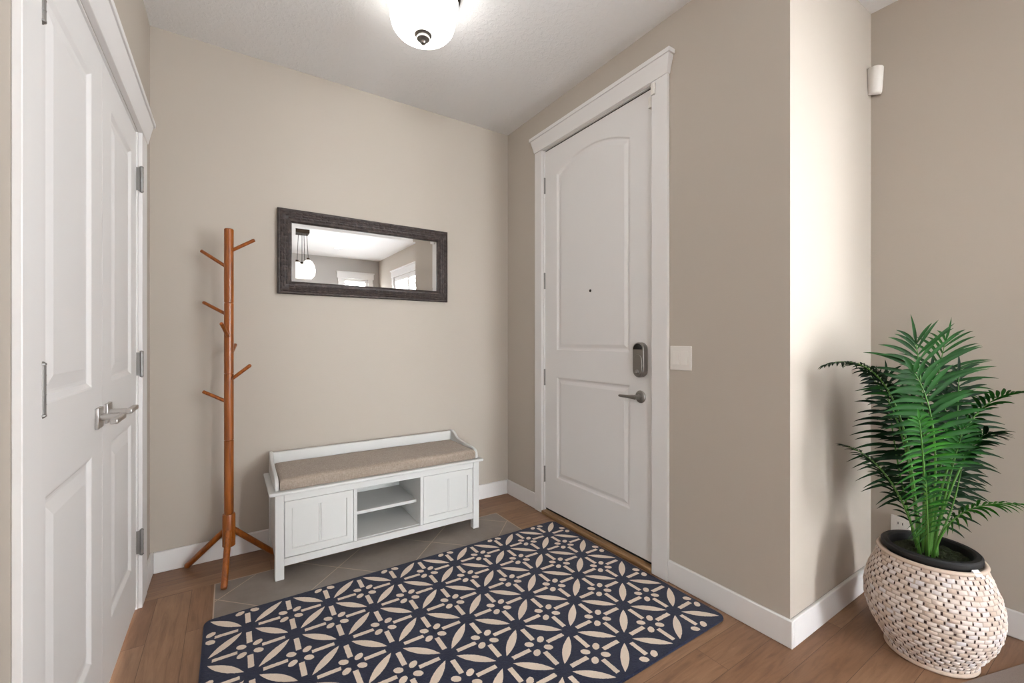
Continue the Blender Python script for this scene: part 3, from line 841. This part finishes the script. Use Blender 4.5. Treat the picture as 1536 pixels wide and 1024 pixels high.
CAM = Vector((-1.7914, -2.8031, 1.166)); F = 649.32
def at_px(px, py, dep):
    """a point of the palm, found from where the photograph shows it at a given distance"""
    return CAM+fwv*dep+rtv*(dep*(px-768)/F)+Vector((0, 0, 1))*(dep*(511.15-py)/F)
def clampw(p, pad=.012):
    return Vector((min(p.x, XR-pad), min(p.y, YB-pad), p.z))
def frond(base, mid, tip, mat, n=18, L=.13, start=.3, wid=.008, droop=.25, facing=None, a0=85, a1=45, lift=.1, bend=.22):
    """rachis through three points; n pairs of lance leaflets set at a0..a1 degrees to it"""
    B, K, T = Vector(base), Vector(mid), Vector(tip)
    C = (K-B*.25-T*.25)*2
    pos = lambda t: B*(1-t)**2+C*2*t*(1-t)+T*t*t
    m = MB(); m.cur = 1
    m.tube([pos(t/16) for t in range(17)], [.0046*(1-.72*t/16) for t in range(17)], 7)
    m.cur = 0
    def blade(p, d, nrm, l, w0, back=None):
        bk_ = back*bend if back is not None else Vector((0, 0, 0))
        pts = []; N = 8
        for c in range(N+1):
            e = c/N
            ctr = p+d*l*e+Vector((0, 0, -droop*l*e*e))+nrm*(lift*l*(e-e*e))+bk_*(l*e*e)
            tw = (d+Vector((0, 0, -2*droop*e))+bk_*(2*e)).normalized()
            wd = tw.cross(nrm).normalized()
            w = w0*min(1, .3+2.4*e)*(1-max(0, (e-.35)/.65)**1.7)+.0003
            pts += [ctr+wd*w, ctr-nrm*(w*.5), ctr-wd*w]
        m.add([clampw(v, .004) for v in pts], [(3*c+j, 3*c+j+1, 3*c+4+j, 3*c+3+j) for c in range(N) for j in range(2)])
    for i in range(n):
        f = i/(n-1); t = start+(1-start)*f
        p = pos(t); tg_ = (pos(min(1, t+.02))-pos(max(0, t-.02))).normalized()
        ref = facing if facing is not None else Vector((0, 0, 1))
        side = tg_.cross(ref)
        if side.length < .2: side = tg_.cross(Vector((-.6, -.8, .1)))
        side.normalize(); nrm = side.cross(tg_).normalized()
        if nrm.dot(ref) < 0: nrm = -nrm
        env = min(1, .62+1.5*f)*(1-.55*max(0, (f-.5)/.5)**1.3)
        for sg in (-1, 1):
            ang = math.radians(a0+(a1-a0)*f+random.uniform(-5, 5))
            d = (tg_*math.cos(ang)+side*sg*math.sin(ang)+nrm*random.uniform(-.02, .2)).normalized()
            blade(p, d, nrm, L*env*random.uniform(.88, 1.08), wid*random.uniform(.88, 1.1)*(.8+.2*env), -tg_)
    blade(pos(1), (pos(1)-pos(.95)).normalized(), nrm, L*.42, wid*.9)
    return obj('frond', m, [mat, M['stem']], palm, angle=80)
Dk, Md, Br = LEAF
toC = -fwv
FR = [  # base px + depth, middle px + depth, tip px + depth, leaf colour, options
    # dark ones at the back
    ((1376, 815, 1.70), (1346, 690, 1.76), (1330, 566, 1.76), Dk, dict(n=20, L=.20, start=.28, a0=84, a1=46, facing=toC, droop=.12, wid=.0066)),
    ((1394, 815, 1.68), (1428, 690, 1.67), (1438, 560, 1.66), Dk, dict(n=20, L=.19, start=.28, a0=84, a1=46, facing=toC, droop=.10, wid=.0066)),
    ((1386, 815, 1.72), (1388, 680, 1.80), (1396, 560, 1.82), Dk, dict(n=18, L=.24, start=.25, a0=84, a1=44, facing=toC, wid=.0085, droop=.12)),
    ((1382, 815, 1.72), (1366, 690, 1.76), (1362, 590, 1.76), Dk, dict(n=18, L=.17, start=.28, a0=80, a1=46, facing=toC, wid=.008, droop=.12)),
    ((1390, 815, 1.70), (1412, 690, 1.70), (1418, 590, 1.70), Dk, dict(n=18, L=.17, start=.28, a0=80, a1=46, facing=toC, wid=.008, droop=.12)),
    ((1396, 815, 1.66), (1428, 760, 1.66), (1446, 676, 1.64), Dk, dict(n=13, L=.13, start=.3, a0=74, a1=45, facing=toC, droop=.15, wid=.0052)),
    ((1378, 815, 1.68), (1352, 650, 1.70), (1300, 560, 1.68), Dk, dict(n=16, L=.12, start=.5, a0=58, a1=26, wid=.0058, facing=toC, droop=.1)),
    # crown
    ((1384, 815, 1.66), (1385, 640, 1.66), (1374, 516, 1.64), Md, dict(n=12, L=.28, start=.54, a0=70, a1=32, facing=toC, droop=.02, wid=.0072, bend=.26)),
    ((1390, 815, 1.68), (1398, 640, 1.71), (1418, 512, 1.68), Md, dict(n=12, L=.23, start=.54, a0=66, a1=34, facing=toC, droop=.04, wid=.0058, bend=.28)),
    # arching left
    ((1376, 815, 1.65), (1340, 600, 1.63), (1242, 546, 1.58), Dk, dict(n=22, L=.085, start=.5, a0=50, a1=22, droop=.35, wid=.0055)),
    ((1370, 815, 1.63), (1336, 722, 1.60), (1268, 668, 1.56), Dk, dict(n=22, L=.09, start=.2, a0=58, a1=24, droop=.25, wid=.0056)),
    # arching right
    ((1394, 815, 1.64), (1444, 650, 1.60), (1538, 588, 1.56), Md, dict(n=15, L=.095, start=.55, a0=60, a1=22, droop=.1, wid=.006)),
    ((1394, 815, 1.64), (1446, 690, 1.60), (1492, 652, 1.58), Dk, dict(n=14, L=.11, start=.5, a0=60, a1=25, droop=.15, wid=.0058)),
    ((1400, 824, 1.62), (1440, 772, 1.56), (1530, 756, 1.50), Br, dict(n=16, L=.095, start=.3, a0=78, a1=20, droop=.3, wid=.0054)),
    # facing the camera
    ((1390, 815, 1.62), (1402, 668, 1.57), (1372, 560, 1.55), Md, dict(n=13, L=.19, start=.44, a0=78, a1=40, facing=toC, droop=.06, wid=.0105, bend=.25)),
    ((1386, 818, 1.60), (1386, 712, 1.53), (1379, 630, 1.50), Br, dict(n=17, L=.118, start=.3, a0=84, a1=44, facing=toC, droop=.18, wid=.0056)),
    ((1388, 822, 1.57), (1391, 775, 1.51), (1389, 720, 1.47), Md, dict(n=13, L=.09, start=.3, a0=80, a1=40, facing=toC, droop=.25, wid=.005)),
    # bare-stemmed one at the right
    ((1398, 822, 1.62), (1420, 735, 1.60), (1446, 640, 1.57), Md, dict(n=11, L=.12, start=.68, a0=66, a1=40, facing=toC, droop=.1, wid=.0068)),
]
for b, k, t, mt, kw in FR:
    P = [at_px(a_, b_, d_-.04) for a_, b_, d_ in (b, k, t)]
    c = Vector((PX, PY, .374)); bb = P[0]-c; bb.z = 0
    if bb.length > .05: bb = bb.normalized()*.05
    P[0] = Vector((PX+bb.x, PY+bb.y, .370))
    frond(P[0], clampw(P[1], .05), clampw(P[2], .03), mt, **kw)
m = MB(); m.tube([(PX-.01, PY-.012, .368), (PX-.012, PY-.01, .45), (PX-.008, PY-.008, .54), (PX, PY, .62)], [.017, .014, .011, .007], 14)
obj('trunk', m, M['stem'], palm)

# ------------------------------------------------------------------ living room seen in the mirror
pl = thing('pendant_light', 'cluster of lit glass globe pendants seen at the left of the mirror', 'pendant light', (-.9, -4.24, H))
m = MB(); m.box(-1.01, -.81, -4.34, -4.14, H-.055, H); obj('canopy', m, M['bronze'], pl, bevel=.004)
for (dx, dy, zb) in ((-.14, .03, 1.97), (-.055, -.075, 2.01), (-.01, .085, 1.96), (.04, -.03, 1.98), (.075, .07, 2.03)):
    x, y = -.9+dx, -4.24+dy
    m = MB(); m.tube([(-.9+dx*.75, -4.24+dy*.75, H-.055), (x, y, zb+.30)], .004, 8); cd = obj('cord', m, M['cord'], pl)
    m = MB(); m.lathe([(.006, .31), (.02, .305), (.022, .22), (.014, .215)], (x, y, zb), 16); obj('socket', m, M['bronze'], pl)
    m = MB(); m.lathe([(.024, .275), (.05, .26), (.085, .20), (.10, .13), (.092, .06), (.06, .014), (.012, 0)], (x, y, zb), 24, cap=False); obj('glass_globe', m, M['globe'], pl, angle=80)
for (x, y) in ((-.42, -4.13), (-.19, -5.28), (-1.9, -4.1), (-1.9, -5.4), (-3.1, -4.6)):
    t = thing('recessed_light', 'small lit recessed downlight in the living room ceiling', 'ceiling light', (x, y, H), 'recessed ceiling downlights')
    m = MB(); m.lathe([(.062, 0), (.075, -.001), (.077, -.004), (.06, -.006), (.056, -.002)], (x, y, H), 32); obj('trim_ring', m, M['trim'], t)
    m = MB(); m.lathe([(.0555, -.001), (.0555, -.003)], (x, y, H), 32); obj('lamp', m, M['can'], t)
m = MB(); m.box(-.31, -.13, YF, YF+.07, 2.19, 2.255)
tag(obj('wall_box', m, M['black'], bevel=.004, origin=(-.22, YF, 2.19)), 'small dark box high on the far wall reflected in the mirror', 'box')

# ------------------------------------------------------------------ light
w = bpy.data.worlds.new('overcast_sky'); scene.world = w; w.use_nodes = True
nt = w.node_tree; bg = nt.nodes['Background']
SKY, GLOW = 18.5, 55.0                        # overcast sky, brighter low in the south where the sun sits behind haze
tc = nt.nodes.new('ShaderNodeTexCoord')
dp = nt.nodes.new('ShaderNodeVectorMath'); dp.operation = 'DOT_PRODUCT'
nt.links.new(tc.outputs['Generated'], dp.inputs[0]); dp.inputs[1].default_value = Vector((.02, -1, .06)).normalized()
def wm(op, a, b):
    nd = nt.nodes.new('ShaderNodeMath'); nd.operation = op
    for i, v in enumerate((a, b)):
        if isinstance(v, bpy.types.NodeSocket): nt.links.new(v, nd.inputs[i])
        else: nd.inputs[i].default_value = v
    return nd.outputs[0]
gl_ = wm('POWER', wm('MAXIMUM', dp.outputs['Value'], 0), 14)
bg.inputs[0].default_value = (.93, .97, 1, 1)
nt.links.new(wm('ADD', wm('MULTIPLY', gl_, GLOW), SKY), bg.inputs[1])
def portal(name, loc, rot, sx, sy):
    l = bpy.data.lights.new(name, 'AREA'); l.shape = 'RECTANGLE'; l.size = sx; l.size_y = sy
    l.cycles.is_portal = True
    o = bpy.data.objects.new(name, l); COL.objects.link(o); o.location = loc; o.rotation_euler = rot
def pw(nm, W, fy):
    portal(nm, ((W[0]+W[1])/2, YF-.02, (W[2]+W[3])/2), (PI/2, 0, PI), W[1]-W[0], W[3]-W[2])
pw('patio_daylight', W_FAR, 1); pw('fill_daylight', W_FILL, 1)
portal('side_daylight', (XR+.02, (W_SIDE[0]+W_SIDE[1])/2, (W_SIDE[2]+W_SIDE[3])/2), (PI/2, 0, -PI/2+PI), W_SIDE[1]-W_SIDE[0], W_SIDE[3]-W_SIDE[2])

# ------------------------------------------------------------------ camera
cam = bpy.data.cameras.new('camera'); co = bpy.data.objects.new('camera', cam); COL.objects.link(co)
cam.sensor_fit = 'HORIZONTAL'; cam.sensor_width = 36; cam.lens = 36*F/1536
cam.shift_y = (511.15-512)/1536*-1*-1
cam.clip_start = .02
co.location = CAM; co.rotation_euler = (PI/2, 0, TH-PI/2)
scene.camera = co
scene.view_settings.view_transform = 'Standard'; scene.view_settings.look = 'None'
scene.view_settings.gamma = 1; scene.view_settings.use_curve_mapping = False
scene.view_settings.exposure = -0.04
scene.cycles.use_denoising = True
scene.cycles.max_bounces = 10; scene.cycles.diffuse_bounces = 6; scene.cycles.glossy_bounces = 5
scene.cycles.transparent_max_bounces = 8
scene.cycles.sample_clamp_indirect = 8
